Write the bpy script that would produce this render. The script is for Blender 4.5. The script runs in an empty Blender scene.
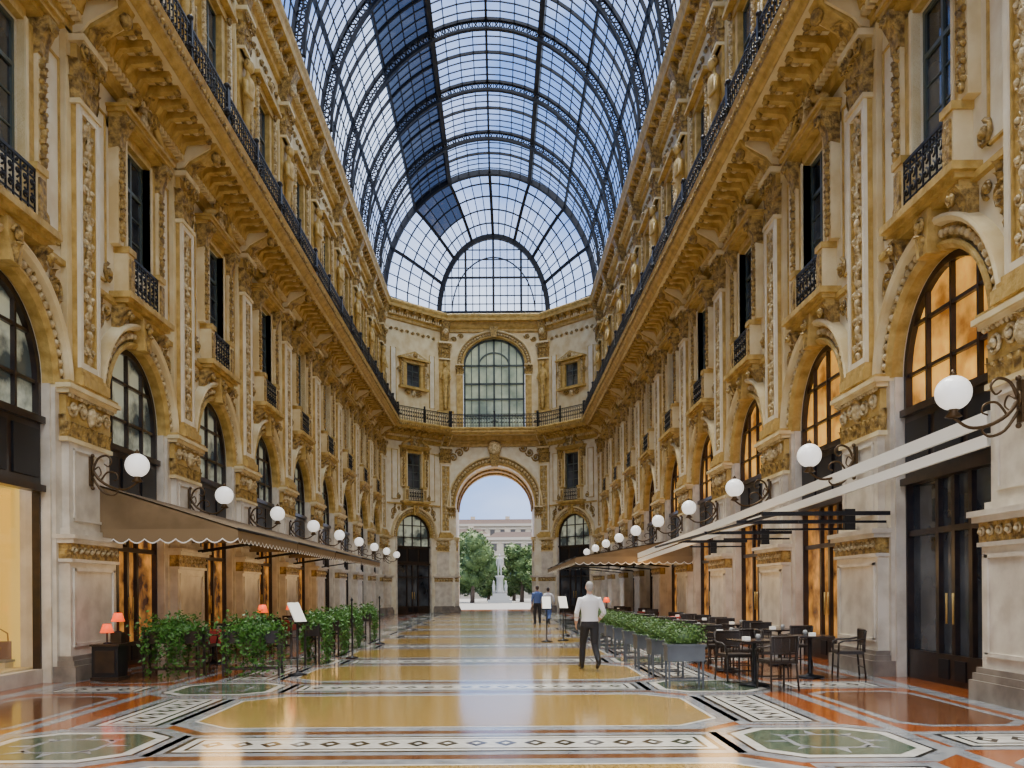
import bpy, math, random
from mathutils import Vector, Matrix, kdtree
random.seed(7)
pi=math.pi
# ------------------------------------------------------------ materials
MATS={}
def mat(name,c,rough=.6,metal=0,c2=None,ns=3.0,bump=0,bs=10,bd=.02,emis=None,es=0,vor=False,spec=.5,fac=(.35,.65)):
    m=bpy.data.materials.new(name); m.use_nodes=True
    nt=m.node_tree; b=nt.nodes['Principled BSDF']
    b.inputs['Roughness'].default_value=rough; b.inputs['Metallic'].default_value=metal
    b.inputs['Specular IOR Level'].default_value=spec
    b.inputs['Base Color'].default_value=(*c,1)
    tc=nt.nodes.new('ShaderNodeTexCoord')
    if c2:
        n=nt.nodes.new('ShaderNodeTexNoise'); n.inputs['Scale'].default_value=ns; n.inputs['Detail'].default_value=6
        nt.links.new(tc.outputs['Object'],n.inputs['Vector'])
        r=nt.nodes.new('ShaderNodeValToRGB'); r.color_ramp.elements[0].position=fac[0]; r.color_ramp.elements[1].position=fac[1]
        r.color_ramp.elements[0].color=(*c,1); r.color_ramp.elements[1].color=(*c2,1)
        nt.links.new(n.outputs['Fac'],r.inputs['Fac']); nt.links.new(r.outputs['Color'],b.inputs['Base Color'])
        if es: nt.links.new(r.outputs['Color'],b.inputs['Emission Color'])
    if bump:
        if vor:
            n=nt.nodes.new('ShaderNodeTexVoronoi'); o=n.outputs['Distance']
        else:
            n=nt.nodes.new('ShaderNodeTexNoise'); n.inputs['Detail'].default_value=3; o=n.outputs['Fac']
        n.inputs['Scale'].default_value=bs
        nt.links.new(tc.outputs['Object'],n.inputs['Vector'])
        bb=nt.nodes.new('ShaderNodeBump'); bb.inputs['Strength'].default_value=bump; bb.inputs['Distance'].default_value=bd
        nt.links.new(o,bb.inputs['Height']); nt.links.new(bb.outputs['Normal'],b.inputs['Normal'])
    if emis: b.inputs['Emission Color'].default_value=(*emis,1)
    b.inputs['Emission Strength'].default_value=es
    MATS[name]=m; return m
mat('stone_cream',(.88,.76,.45),.6,c2=(.68,.51,.23),ns=1.3,bump=.15,bs=30)
mat('stone_pale',(.90,.83,.62),.5,c2=(.76,.65,.42),ns=2.0,bump=.1,bs=25)
mat('stone_pier',(.80,.73,.59),.4,c2=(.58,.51,.39),ns=2.5,bump=.1,bs=25)
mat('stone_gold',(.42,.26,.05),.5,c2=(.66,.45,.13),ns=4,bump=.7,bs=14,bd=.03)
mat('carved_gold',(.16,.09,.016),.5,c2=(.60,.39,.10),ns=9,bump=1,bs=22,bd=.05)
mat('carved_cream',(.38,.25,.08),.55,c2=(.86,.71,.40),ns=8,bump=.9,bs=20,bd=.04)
mat('marble_grey',(.32,.27,.21),.3,c2=(.18,.15,.12),ns=3,bump=.05)
mat('iron',(.008,.008,.010),.45,.2)
mat('bronze',(.10,.06,.025),.4,.6)
mat('steel_vault',(.005,.006,.010),.6,.1)
mat('glass_dark',(.10,.11,.12),.06,c2=(.012,.013,.016),ns=.8,spec=.8)
mat('glass_blind',(.60,.64,.48),.15,c2=(.06,.075,.07),ns=1.1,spec=.8,fac=(.46,.60),es=.22)  # pale drapes in dark panes; faint glow stands for lit rooms behind
mat('glass_amber_glow',(1.0,.50,.09),.15,c2=(.28,.10,.015),ns=1.4,es=.85)  # opaque pane; amber interior light painted in as emission
mat('shop_warm',(.80,.36,.07),.2,c2=(.04,.015,.008),ns=1.8,es=.55)  # opaque pane glowing in patches in place of a lit shop interior
mat('wood_dark',(.016,.010,.007),.3,c2=(.04,.022,.012),ns=5)
mat('window_frame_green',(.07,.09,.075),.4)
mat('glass_end',(.66,.72,.46),.15,c2=(.22,.28,.18),ns=.6,spec=.8,es=.16)  # pale green reflections painted into the pane, with a faint glow
mat('globe_glass',(.95,.95,.92),.2,emis=(1,.96,.88),es=.8)
mat('awning_tan',(.17,.11,.047),.8,c2=(.23,.15,.07),ns=2)
mat('awning_cream',(.96,.93,.82),.6)
mat('awning_edge',(.24,.16,.075),.8)
mat('leaf_green',(.03,.11,.012),.5,c2=(.09,.23,.03),ns=9)
mat('leaf_hedge',(.035,.09,.02),.5,c2=(.12,.22,.045),ns=20)
mat('leaf_tree',(.028,.07,.015),.6,c2=(.10,.16,.04),ns=1.2)
mat('bark',(.10,.07,.05),.8)
mat('zinc',(.13,.14,.15),.4,.4,c2=(.09,.095,.10))
mat('rattan',(.016,.011,.008),.45,c2=(.035,.022,.014),ns=40,bump=.4,bs=60)
mat('table_top',(.03,.022,.02),.2)
mat('red_cloth',(.36,.04,.03),.7)
mat('lamp_red',(.9,.10,.02),.5,emis=(1,.09,.012),es=1.4)
mat('paper_white',(.9,.88,.8),.6,emis=(1,.93,.75),es=.3)  # white paper and shelves with a faint warm glow put in
mat('shop_lit',(.80,.60,.16),.6,emis=(1,.70,.16),es=.42)  # display lining glows by itself instead of being lit by lamps
mat('handbag_leather',(.35,.20,.11),.35)
mat('skin',(.55,.32,.22),.5); mat('hair_grey',(.34,.32,.30),.7); mat('hair_dark',(.05,.035,.03),.6)
mat('shirt_white',(.78,.78,.80),.8); mat('trousers_black',(.02,.02,.024),.8); mat('shirt_blue',(.08,.14,.36),.8)
mat('shoe_black',(.01,.01,.01),.3); mat('shirt_light',(.62,.62,.66),.8); mat('eye',(.02,.02,.02),.2)
mat('marble_white',(.34,.34,.32),.5)
mat('facade_far',(.44,.39,.30),.8,c2=(.38,.34,.26)); mat('facade_trim',(.46,.42,.34),.8); mat('roof_tile',(.26,.19,.15),.9); mat('window_far',(.07,.065,.06),.3)
mat('plaza_stone',(.20,.19,.18),.7,c2=(.16,.155,.15))
def fmat(n,c,c2,ns=60,r=.12,fac=(.3,.7)): return mat(n,c,r,c2=c2,ns=ns,bump=.05,bs=6,bd=.01,spec=.7,fac=fac)
fmat('terracotta_mosaic',(.16,.034,.008),(.34,.10,.024))
fmat('ochre_mosaic',(.18,.10,.02),(.44,.29,.09),ns=30)
fmat('floor_marble_grey',(.16,.17,.19),(.32,.33,.34),ns=4)
fmat('floor_white',(.66,.64,.58),(.50,.48,.43),ns=8)
fmat('floor_black',(.010,.010,.010),(.03,.028,.025),ns=20)
fmat('floor_green',(.02,.045,.03),(.11,.15,.10),ns=12)
fmat('floor_brown',(.08,.028,.012),(.17,.07,.03),ns=40)
def glassmat(name,col,gl=.08):
    m=bpy.data.materials.new(name); m.use_nodes=True; nt=m.node_tree
    for n in list(nt.nodes):
        if n.type=='BSDF_PRINCIPLED': nt.nodes.remove(n)
    out=nt.nodes['Material Output']
    t=nt.nodes.new('ShaderNodeBsdfTransparent'); t.inputs[0].default_value=(*col,1)
    g=nt.nodes.new('ShaderNodeBsdfGlossy'); g.inputs['Roughness'].default_value=.08
    mx=nt.nodes.new('ShaderNodeMixShader'); mx.inputs[0].default_value=gl
    nt.links.new(t.outputs[0],mx.inputs[1]); nt.links.new(g.outputs[0],mx.inputs[2])
    nt.links.new(mx.outputs[0],out.inputs[0]); MATS[name]=m
glassmat('vault_glass',(.84,.90,.99),.03)
glassmat('vault_glass_shaded',(.05,.065,.10),.05)  # darkened glass stands in for the shaded side of the ridge lantern
glassmat('shop_glass',(.95,.95,.95),.06)
# ------------------------------------------------------------ mesh builder
def zmap(z):
    if z<=5.44: return z
    if z<=12.86: return 5.44+(z-5.44)*1.0458
    return 13.2+(z-12.86)*.861
class MB:
    def __init__(s): s.v=[];s.f=[];s.m=[];s.sm=[]
    def add(s,vs,fs,m,sm=False):
        o=len(s.v); s.v.extend([tuple(p) for p in vs])
        for f in fs: s.f.append(tuple(i+o for i in f)); s.m.append(m); s.sm.append(sm)
    def box(s,x0,x1,y0,y1,z0,z1,m):
        s.add([(x0,y0,z0),(x1,y0,z0),(x1,y1,z0),(x0,y1,z0),(x0,y0,z1),(x1,y0,z1),(x1,y1,z1),(x0,y1,z1)],
              [(0,3,2,1),(4,5,6,7),(0,1,5,4),(1,2,6,5),(2,3,7,6),(3,0,4,7)],m)
    def hb(s,h,v,z0,z1,m,u=0,v0=0): s.box(u-h,u+h,v0,v,z0,z1,m)
    def prism(s,pts,y0,y1,m):
        n=len(pts); vs=[(p[0],y0,p[1]) for p in pts]+[(p[0],y1,p[1]) for p in pts]
        s.add(vs,[tuple(range(n)),tuple(range(2*n-1,n-1,-1))]+[(i,(i+1)%n,n+(i+1)%n,n+i) for i in range(n)],m)
    def prismx(s,pts,x0,x1,m):
        n=len(pts); vs=[(x0,p[0],p[1]) for p in pts]+[(x1,p[0],p[1]) for p in pts]
        s.add(vs,[tuple(range(n)),tuple(range(2*n-1,n-1,-1))]+[(i,(i+1)%n,n+(i+1)%n,n+i) for i in range(n)],m)
    def grid(s,rows,m,closed=False,sm=False,cap=False):
        n=len(rows[0]); vs=[p for r in rows for p in r]; fs=[]
        for i in range(len(rows)-1):
            for j in range(n if closed else n-1):
                k=(j+1)%n; fs.append((i*n+j,i*n+k,(i+1)*n+k,(i+1)*n+j))
        if cap: fs.append(tuple(range(n-1,-1,-1))); fs.append(tuple((len(rows)-1)*n+j for j in range(n)))
        s.add(vs,fs,m,sm)
    def tube(s,pts,r,m,n=5,cap=True,flat=1.0):
        pts=[Vector(p) for p in pts]; rr=r if isinstance(r,(list,tuple)) else [r]*len(pts)
        rows=[]; up=None
        for i,p in enumerate(pts):
            t=(pts[min(i+1,len(pts)-1)]-pts[max(i-1,0)]).normalized()
            if up is None:
                up=Vector((0,0,1)) if abs(t.z)<.9 else Vector((0,1,0))
            a=(up-t*up.dot(t)).normalized(); up=a; b=t.cross(a)
            rows.append([p+(a*math.cos(2*pi*k/n)+b*math.sin(2*pi*k/n)*flat)*rr[i] for k in range(n)])
        s.grid(rows,m,True,True,cap)
    def lathe(s,prof,c,m,n=16,sx=1,sy=1):
        rows=[[(c[0]+r*sx*math.cos(2*pi*k/n),c[1]+r*sy*math.sin(2*pi*k/n),c[2]+z) for k in range(n)] for r,z in prof]
        s.grid(rows,m,True,True,True)
    def sph(s,c,r,m,n=10,h=6):
        if not isinstance(r,(tuple,list)): r=(r,r,r)
        rows=[]
        for i in range(h+1):
            a=-pi/2+pi*i/h; q=max(math.cos(a),.02)
            rows.append([(c[0]+r[0]*q*math.cos(2*pi*k/n),c[1]+r[1]*q*math.sin(2*pi*k/n),c[2]+r[2]*math.sin(a)) for k in range(n)])
        s.grid(rows,m,True,True,True)
    def ring(s,c,prof,m,a0=0,a1=pi,n=28,sm=False):
        rows=[]
        for i in range(n+1):
            a=a0+(a1-a0)*i/n
            rows.append([(c[0]+r*math.cos(a),v,c[1]+r*math.sin(a)) for r,v in prof])
        s.grid(rows,m,False,sm)
    def spiral(s,cu,cz,v,r,m,turns=1.5,d=1,a0=0,tr=.03,n=16):
        pts=[];rr=[]
        for i in range(n+1):
            t=i/n; a=a0+d*turns*2*pi*t; q=r*(1-.85*t)
            pts.append((cu+q*math.cos(a),v+.02*t,cz+q*math.sin(a))); rr.append(tr*(1-.3*t))
        s.tube(pts,rr,m,4); s.sph((cu,v+.03,cz),tr*1.6,m,6,4)
    def leaf(s,u,v,z,w,h,out,m,ang=0,n=5):
        rows=[]; ca,sa=math.cos(ang),math.sin(ang)
        for i in range(n+1):
            t=i/n; ww=w*(.75+.5*math.sin(pi*t))*(1 if t<.8 else .6)*.5
            zz=h*(t if t<.8 else .8+.1*(t-.8)*2-.0); vv=out*t**2.2+.01
            row=[]
            for k,q in ((-1,-.02),(-.5,.015),(0,.045),(.5,.015),(1,-.02)):
                x=k*ww; y=vv+q
                row.append((u+x*ca-y*sa,v+x*sa+y*ca,z+zz-(.12*h if t==1 else 0)))
            rows.append(row)
        s.grid(rows,m,False,True)
    def mesh(s,name,zm=False):
        me=bpy.data.meshes.new(name); me.from_pydata([(a,b,zmap(c)) for a,b,c in s.v] if zm else s.v,[],s.f)
        names=[];idx={}
        for m in s.m:
            if m not in idx: idx[m]=len(names); names.append(m); me.materials.append(MATS[m])
        me.polygons.foreach_set('material_index',[idx[m] for m in s.m])
        me.polygons.foreach_set('use_smooth',s.sm); me.update(); return me
    def obj(s,name,loc=(0,0,0),rot=0,parent=None,zm=False): return inst(s.mesh(name,zm),name,loc,rot,parent)
def inst(me,name,loc=(0,0,0),rot=0,parent=None,sc=1):
    o=bpy.data.objects.new(name,me); bpy.context.scene.collection.objects.link(o)
    o.location=loc; o.rotation_euler=(0,0,rot); o.scale=(sc,sc,sc)
    if parent: o.parent=parent
    return o
def empty(name,loc=(0,0,0)):
    o=bpy.data.objects.new(name,None); bpy.context.scene.collection.objects.link(o); o.location=loc; return o
# ------------------------------------------------------------ layout constants
XL,XR=-8.05,7.15; CX=-.45; CXE=-.25; B=5.15; P0=16.25
PIL=[P0+B*k for k in range(-4,9)]
BAYS=[p+B/2 for p in PIL[:-1]]
YE=57.9; YC=61.9
PATH=[(XL,PIL[0]),(XL,YE),(CXE-3.65,YC),(CXE+3.65,YC),(XR,YE),(XR,PIL[0])]
def offp(v):
    out=[]; P=[Vector(p) for p in PATH]
    for i,p in enumerate(P):
        ns=[]
        for a,b in ((i-1,i),(i,i+1)):
            if a<0 or b>=len(P): continue
            d=(P[b]-P[a]).normalized(); ns.append(Vector((d.y,-d.x)))
        n=sum(ns,Vector((0,0))); n.normalize(); out.append(p+n*(v/n.dot(ns[0])))
    return out
def path_sweep(m,prof,mt):
    cols=[offp(v) for v,z in prof]
    rows=[[(cols[j][i].x,cols[j][i].y,prof[j][1]) for j in range(len(prof))] for i in range(len(PATH))]
    m.grid(rows,mt)
# ------------------------------------------------------------ ornaments
def vine(m,z0,z1,v,hw,mt,u=0):
    n=max(1,round((z1-z0)/(hw*2.1))); h=(z1-z0)/n
    m.tube([(u,v,z0),(u,v+.02,z1)],.022,mt,4)
    for i in range(n):
        z=z0+h*i; 
        for sg in (-1,1):
            m.spiral(u+sg*hw*.52,z+h*.45,v+.01,hw*.45,mt,1.4,sg,(pi if sg>0 else 0)-sg*1.2,.026,12)
            m.leaf(u+sg*hw*.2,v-.01,z+h*.62,.1,h*.35,.07,mt,0,3)
        m.sph((u,v+.03,z+h*.05),(.075,.06,.085),mt,7,5)
        m.sph((u,v+.03,z+h*.85),(.05,.045,.1),mt,6,4)
def capital(m,h,v,z0,z1,mt,u=0,n=4,ov=.16):
    H=z1-z0
    m.hb(h*.92,v*.85,z0,z1-.1*H,'stone_gold',u); m.hb(h*1.04,v+.04,z0,z0+.07*H,'stone_cream',u)
    for row,(zz,hh,oo) in enumerate(((.07,.42,.8*ov),(.30,.48,1.1*ov))):
        k=n+row
        for i in range(k):
            uu=u-h*.85+2*h*.85*(i+.5)/k; m.leaf(uu,v*.85,z0+zz*H,2*h/k*.95,hh*H,oo,mt,0,4)
        for sg in (-1,1):
            m.leaf(u+sg*h*.9,v*.5,z0+zz*H,v*.9,hh*H,oo*.8,mt,-sg*pi/2,4)
    for sg in (-1,1):
        m.spiral(u+sg*h*.85,z0+.80*H,v+.6*ov,.14*H+.02,mt,1.5,sg,pi/2,.035,12)
    m.sph((u,v+.6*ov,z0+.86*H),(.08,.06,.08),mt,7,5)
    m.hb(h+.06,v+ov,z1-.1*H,z1,'stone_cream',u)
# ------------------------------------------------------------ pilaster module (full height)
def pilaster_mesh():
    m=MB(); g='marble_grey'; s='stone_pier'
    m.hb(1.02,.12,0,5.3,s)
    for h,v,a,b in ((1.03,.46,0,.28),(1.0,.42,.28,.38),(.97,.38,.38,.46)): m.hb(h,v,a,b,g)
    m.hb(.92,.32,.46,2.2,s)
    for sg in (-1,1): m.box(sg*.78-.04,sg*.78+.04,.32,.35,.65,2.05,s)
    m.hb(.82,.35,2.0,2.06,s); m.hb(.82,.35,.62,.68,s)
    m.hb(.96,.37,2.16,2.22,s); m.hb(.94,.35,2.22,2.5,'carved_gold')
    for i in range(9): m.spiral(-.84+i*.21,2.36,.36,.09,'carved_cream',1.2,1,0,.022,8)
    m.hb(1.0,.42,2.5,2.58,s); m.hb(1.04,.47,2.58,2.66,s)
    m.hb(.88,.30,2.66,2.78,s); m.hb(.80,.25,2.78,4.4,s)
    for sg in (-1,1): m.box(sg*.62-.03,sg*.62+.03,.25,.28,2.95,4.25,s)
    m.hb(.65,.28,2.93,2.98,s); m.hb(.65,.28,4.22,4.27,s)
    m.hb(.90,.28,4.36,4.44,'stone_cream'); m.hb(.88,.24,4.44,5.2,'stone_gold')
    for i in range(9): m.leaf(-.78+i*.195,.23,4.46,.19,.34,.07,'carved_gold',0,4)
    for sg in (-1,1):
        m.spiral(sg*.3,4.98,.26,.17,'carved_cream',1.6,sg,0,.035,14); m.spiral(sg*.66,4.98,.26,.16,'carved_cream',1.6,-sg,0,.035,14)
        for q in (.06,.18): m.leaf(sg*.88,q,4.46,.13,.5,.06,'carved_gold',-sg*pi/2,4)
    m.sph((0,.28,4.95),(.13,.1,.2),'carved_cream',9,6); m.leaf(0,.26,5.0,.22,.22,.12,'carved_gold')
    for i in range(17): m.sph((-.86+i*.1075,.3,5.2),(.04,.04,.05),'carved_cream',5,3)
    m.hb(.96,.34,5.22,5.30,'stone_cream'); m.hb(1.02,.40,5.30,5.38,'stone_cream'); m.hb(.98,.36,5.38,5.44,'stone_gold')
    m.hb(.56,.12,5.44,11.8,'stone_cream'); 
    for h,v,a,b in ((.54,.40,5.44,5.62),(.48,.35,5.62,5.70),(.44,.31,5.70,5.78)): m.hb(h,v,a,b,'stone_gold')
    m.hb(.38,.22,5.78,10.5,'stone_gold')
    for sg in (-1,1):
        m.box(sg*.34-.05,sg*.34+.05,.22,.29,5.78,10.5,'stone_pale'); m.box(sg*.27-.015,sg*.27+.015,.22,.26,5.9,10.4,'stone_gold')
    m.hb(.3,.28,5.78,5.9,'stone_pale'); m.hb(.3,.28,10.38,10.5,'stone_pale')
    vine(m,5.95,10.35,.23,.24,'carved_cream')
    capital(m,.42,.28,10.5,11.7,'carved_gold',0,3,.14)
    m.prismx([(0,11.7),(.32,11.75),(.40,11.95),(.62,12.05),(1.0,12.3),(1.08,12.46),(0,12.46)],-.22,.22,'stone_gold')
    for sg in (-1,1):
        m.prismx([(0,11.8),(.28,11.85),(.42,12.02),(.95,12.3),(.95,12.46),(0,12.46)],sg*.27-.03,sg*.27+.03,'stone_cream')
    m.leaf(0,.35,11.72,.36,.4,.35,'carved_gold',0,4)
    m.sph((0,1.0,12.2),(.17,.12,.14),'carved_gold',8,5)
    m.hb(.62,.40,12.85,13.1,'stone_gold'); m.hb(.55,.34,13.1,14.3,'stone_cream'); m.hb(.35,.38,13.3,14.1,'carved_cream'); m.hb(.62,.42,14.3,14.5,'stone_gold')
    m.hb(.55,.10,14.5,20.5,'stone_cream'); m.hb(.42,.18,14.5,19.5,'stone_gold')
    hc='stone_gold'
    m.lathe([(.16,0),(.15,.2),(.19,1.2),(.24,1.9),(.20,2.2),(.27,2.7),(.30,3.1),(.25,3.35),(.10,3.5),(.09,3.7)],(0,.32,14.55),hc,10,1,.7)
    m.sph((0,.38,18.4),(.15,.15,.24),hc,10,7); m.sph((0,.32,18.5),(.18,.15,.2),'carved_gold',8,5)
    for sg in (-1,1):
        m.tube([(sg*.26,.32,17.75),(sg*.40,.38,17.2),(sg*.22,.54,17.05)],[.09,.07,.05],hc,6)
        m.tube([(sg*.12,.46,16.6),(sg*.17,.46,15.6),(sg*.1,.41,14.6)],[.05,.04,.03],'carved_gold',5)
    capital(m,.42,.32,18.8,20.3,'carved_gold',0,3,.14)
    m.prismx([(0,20.4),(.3,20.5),(.5,21.3),(.7,21.9),(0,21.9)],-.28,.28,'carved_gold')
    m.sph((0,.5,21.1),(.22,.14,.3),'carved_cream',8,6)
    return m.mesh('pilaster',True)
PILM=pilaster_mesh()
# ------------------------------------------------------------ bay wall
def arch_face(m,u0,u1,z0,z1,c,R,HS,mt,rev,n=24,v=0):
    m.box(u0,c-R,v-rev,v,z0,HS,mt); m.box(c+R,u1,v-rev,v,z0,HS,mt)
    m.box(u0,c-R,v-rev,v,HS,z1,mt); m.box(c+R,u1,v-rev,v,HS,z1,mt)
    pts=[(c-R*math.cos(pi*i/n),HS+R*math.sin(pi*i/n)) for i in range(n+1)]
    for i in range(n):
        a,b=pts[i],pts[i+1]
        m.prism([(a[0],a[1]),(b[0],b[1]),(b[0],z1),(a[0],z1)],v-rev,v,mt)
def archivolt(m,c,HS,R,w,mt='stone_gold',mt2='carved_cream',nb=34,v0=0):
    m.ring((c,HS),[(R-.02,v0-.1),(R-.02,v0+.10),(R+.05,v0+.17),(R+.09,v0+.17),(R+.11,v0+.11)],mt)
    m.ring((c,HS),[(R+.11,v0+.07),(R+w-.13,v0+.09)],'carved_gold')
    m.ring((c,HS),[(R+w-.13,v0+.10),(R+w-.11,v0+.22),(R+w-.05,v0+.26),(R+w,v0+.24),(R+w+.02,v0)],'stone_cream')
    rm=R+(w-.02)/2
    for i in range(nb):
        a=pi*(i+.5)/nb; s=min(w*.22,pi*rm/nb*.42)
        m.sph((c+rm*math.cos(a),v0+.11,HS+rm*math.sin(a)),(s,.07,s),mt2,6,4)
def bay_mesh():
    m=MB(); W=B/2; R=1.55; HS=5.35; s='stone_pale'
    arch_face(m,-W,W,0,7.6,0,R,HS,s,.6)
    m.box(-W,-.62,-.6,0,7.6,11.2,s); m.box(.62,W,-.6,0,7.6,11.2,s); m.box(-.62,.62,-.6,0,7.6,8.65,s)
    m.box(-W,W,-.6,0,11.0,12.6,s)
    archivolt(m,0,HS,R,.47)
    for sg in (-1,1):
        m.box(sg*R-.05,sg*R+.05,-.5,.05,0,HS,'stone_pier')
    m.prism([(-.16,6.85),(.16,6.85),(.25,7.5),(-.25,7.5)],0,.32,'stone_gold'); m.spiral(0,7.3,.34,.14,'carved_gold',1.5,1,0,.04,12); m.leaf(0,.30,6.85,.24,.4,.1,'carved_gold')
    for sg in (-1,1):
        m.spiral(sg*1.72,7.05,.03,.26,'carved_gold',1.7,sg,-pi/2,.045,16)
        m.spiral(sg*1.36,7.28,.03,.14,'carved_gold',1.4,-sg,-pi/2,.035,12)
        m.spiral(sg*1.86,6.62,.03,.13,'carved_gold',1.4,-sg,pi/2,.035,12)
        for q in range(5):
            a=.6+q*.5; m.leaf(sg*(1.72+.1*math.cos(a)),.02,6.7+.17*q,.13,.2,.08,'carved_gold',0,3)
        m.box(sg*1.66-.22,sg*1.66+.22,0,.03,7.9,11.1,'stone_pale')
        for x in (-.24,.24): m.box(sg*1.66+x-.02,sg*1.66+x+.02,0,.06,7.85,11.15,'stone_gold')
        for z in (7.85,11.1): m.box(sg*1.66-.26,sg*1.66+.26,0,.06,z,z+.04,'stone_gold')
    m.box(-W,W,0,.10,7.52,7.62,'stone_gold'); 
    for h,v,a,b in ((1.05,.28,7.46,7.56),(1.12,.38,7.56,7.64),(1.2,.46,7.64,7.76)): m.hb(h,v,a,b,'stone_gold')
    for sg in (-1,1):
        m.prismx([(0,6.95),(.14,7.0),(.20,7.25),(.36,7.46),(0,7.46)],sg*.98-.11,sg*.98+.11,'carved_gold')
        m.spiral(sg*.98,7.3,.36,.1,'carved_gold',1.4,sg,0,.035,10)
        m.box(sg*.80-.15,sg*.80+.15,0,.30,7.76,8.62,'stone_cream'); m.box(sg*.80-.10,sg*.80+.10,.30,.34,7.86,8.5,'carved_gold')
        m.box(sg*.80-.18,sg*.80+.18,0,.34,8.6,8.72,'stone_gold')
        m.box(sg*.76-.14,sg*.76+.14,-.1,.13,8.72,11.05,'stone_gold'); m.box(sg*.66-.04,sg*.66+.04,-.1,.16,8.72,11.05,'stone_cream')
        m.box(sg*1.04-.13,sg*1.04+.13,0,.20,8.72,10.7,'stone_cream')
        vine(m,8.85,10.6,.20,.12,'carved_gold',sg*1.04)
        m.prismx([(0,10.6),(.24,10.65),(.26,10.85),(.4,11.1),(.4,11.25),(0,11.25)],sg*1.04-.14,sg*1.04+.14,'carved_gold')
        m.spiral(sg*1.04,11.1,.42,.12,'carved_gold',1.5,sg,0,.035,10)
        m.spiral(sg*1.32,8.05,.05,.2,'carved_gold',1.6,-sg,pi/2,.045,12)
    m.hb(.68,.13,11.0,11.2,'stone_gold')
    for h,v,a,b in ((1.2,.30,11.22,11.30),(1.26,.40,11.30,11.38),(1.3,.46,11.38,11.44)): m.hb(h,v,a,b,'stone_gold')
    for sg in (-1,1):
        m.tube([(sg*1.2,.26,11.5),(sg*1.0,.3,11.62),(sg*.7,.3,11.72),(sg*.45,.3,11.95),(sg*.42,.32,12.1)],[.06,.08,.09,.08,.06],'stone_gold',6)
        m.spiral(sg*.5,11.95,.32,.16,'carved_gold',1.5,-sg,0,.05,12)
        m.sph((sg*.85,.24,11.58),(.2,.12,.1),'carved_cream',8,5)
        m.leaf(sg*.3,.22,11.45,.22,.4,.15,'carved_gold')
    m.sph((0,.26,11.78),(.2,.14,.3),'carved_cream',10,6); m.leaf(0,.26,11.95,.3,.35,.2,'carved_gold'); m.sph((0,.38,11.8),(.1,.08,.16),'carved_gold',8,5)
    for i in range(10):
        u=-1.95+i*.433
        if abs(u)>1.3: m.sph((u,.12,12.05),(.09,.06,.12),'carved_gold',6,4)
    for i in range(9):
        u=-W+B*(i+1)/10
        m.prismx([(.1,12.12),(.35,12.16),(.45,12.3),(1.0,12.34),(1.05,12.46),(.1,12.46)],u-.08,u+.08,'stone_gold')
        m.sph((u,1.0,12.34),(.09,.09,.07),'carved_gold',6,4)
    for i in range(10):
        u=-W+B*(i+.5)/10; m.box(u-.12,u+.12,.6,.95,12.42,12.47,'carved_gold'); m.sph((u,.78,12.41),(.08,.1,.05),'carved_cream',6,4)
    for i in range(30):
        u=-W+B*(i+.5)/30; m.box(u-.045,u+.045,.1,.32,11.98,12.1,'stone_cream')
        m.sph((u,1.46,12.6),(.05,.05,.07),'carved_gold',5,3)
    return m.mesh('bay_wall',True)
def attic_mesh(small=False):
    m=MB(); W=B/2; s='stone_cream'; h,z0,z1=(.66,15.0,18.8) if not small else (.62,16.1,17.9)
    m.box(-W,-h,-.6,0,12.6,21.8,s); m.box(h,W,-.6,0,12.6,21.8,s); m.box(-h,h,-.6,0,12.6,z0,s); m.box(-h,h,-.6,0,z1,21.8,s)
    for sg in (-1,1):
        m.box(sg*(h+.12)-.13,sg*(h+.12)+.13,-.1,.13,z0-.1,z1+.2,'stone_gold'); m.box(sg*(h+.42)-.12,sg*(h+.42)+.12,0,.18,z0-.1,z1,'stone_gold')
        vine(m,z0,z1-.1,.18,.11,'carved_cream',sg*(h+.42))
        m.spiral(sg*(h+.42),z1+.12,.22,.14,'carved_gold',1.5,sg,0,.045,10)
        m.box(sg*1.72-.2,sg*1.72+.2,0,.04,14.6,18.9,'stone_pale')
        for x in (-.22,.22): m.box(sg*1.72+x-.02,sg*1.72+x+.02,0,.07,14.55,18.95,'stone_gold')
    m.hb(h+.6,.18,z1,z1+.25,'stone_gold'); m.hb(h+.72,.38,z1+.28,z1+.42,'stone_gold'); m.hb(h+.66,.30,z0-.3,z0-.1,'stone_gold')
    m.prism([(-h-.7,z1+.42),(h+.7,z1+.42),(0,z1+1.0)],0,.28,'stone_gold'); m.prism([(-h-.4,z1+.47),(h+.4,z1+.47),(0,z1+.86)],.28,.31,'carved_cream')
    m.sph((0,.34,z1+.65),(.2,.12,.22),'carved_gold',8,5)
    if small:
        for sg in (-1,1):
            m.spiral(sg*.5,z0-.55,.1,.25,'carved_gold',1.6,sg,0,.06,12); m.spiral(sg*1.15,z1-.7,.1,.3,'carved_gold',1.6,sg,0,.06,12)
        m.sph((0,.1,z0-.6),(.2,.12,.3),'carved_cream',8,5)
    for i in range(9):
        u=-1.9+i*.475; m.spiral(u,20.45,.05,.16,'carved_gold',1.4,1 if i%2 else -1,0,.04,10)
    for i in range(24):
        u=-W+B*(i+.5)/24; m.box(u-.06,u+.06,.1,.42,21.5,21.74,'stone_cream')
    for i in range(8):
        u=-W+B*(i+.5)/8; m.prismx([(.2,21.55),(.4,21.6),(.68,21.82),(.68,21.95),(.2,21.95)],u-.09,u+.09,'carved_gold')
    return m.mesh('attic_wall',True)
BAYM=bay_mesh(); ATT=attic_mesh(); ATS=attic_mesh(True)
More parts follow.
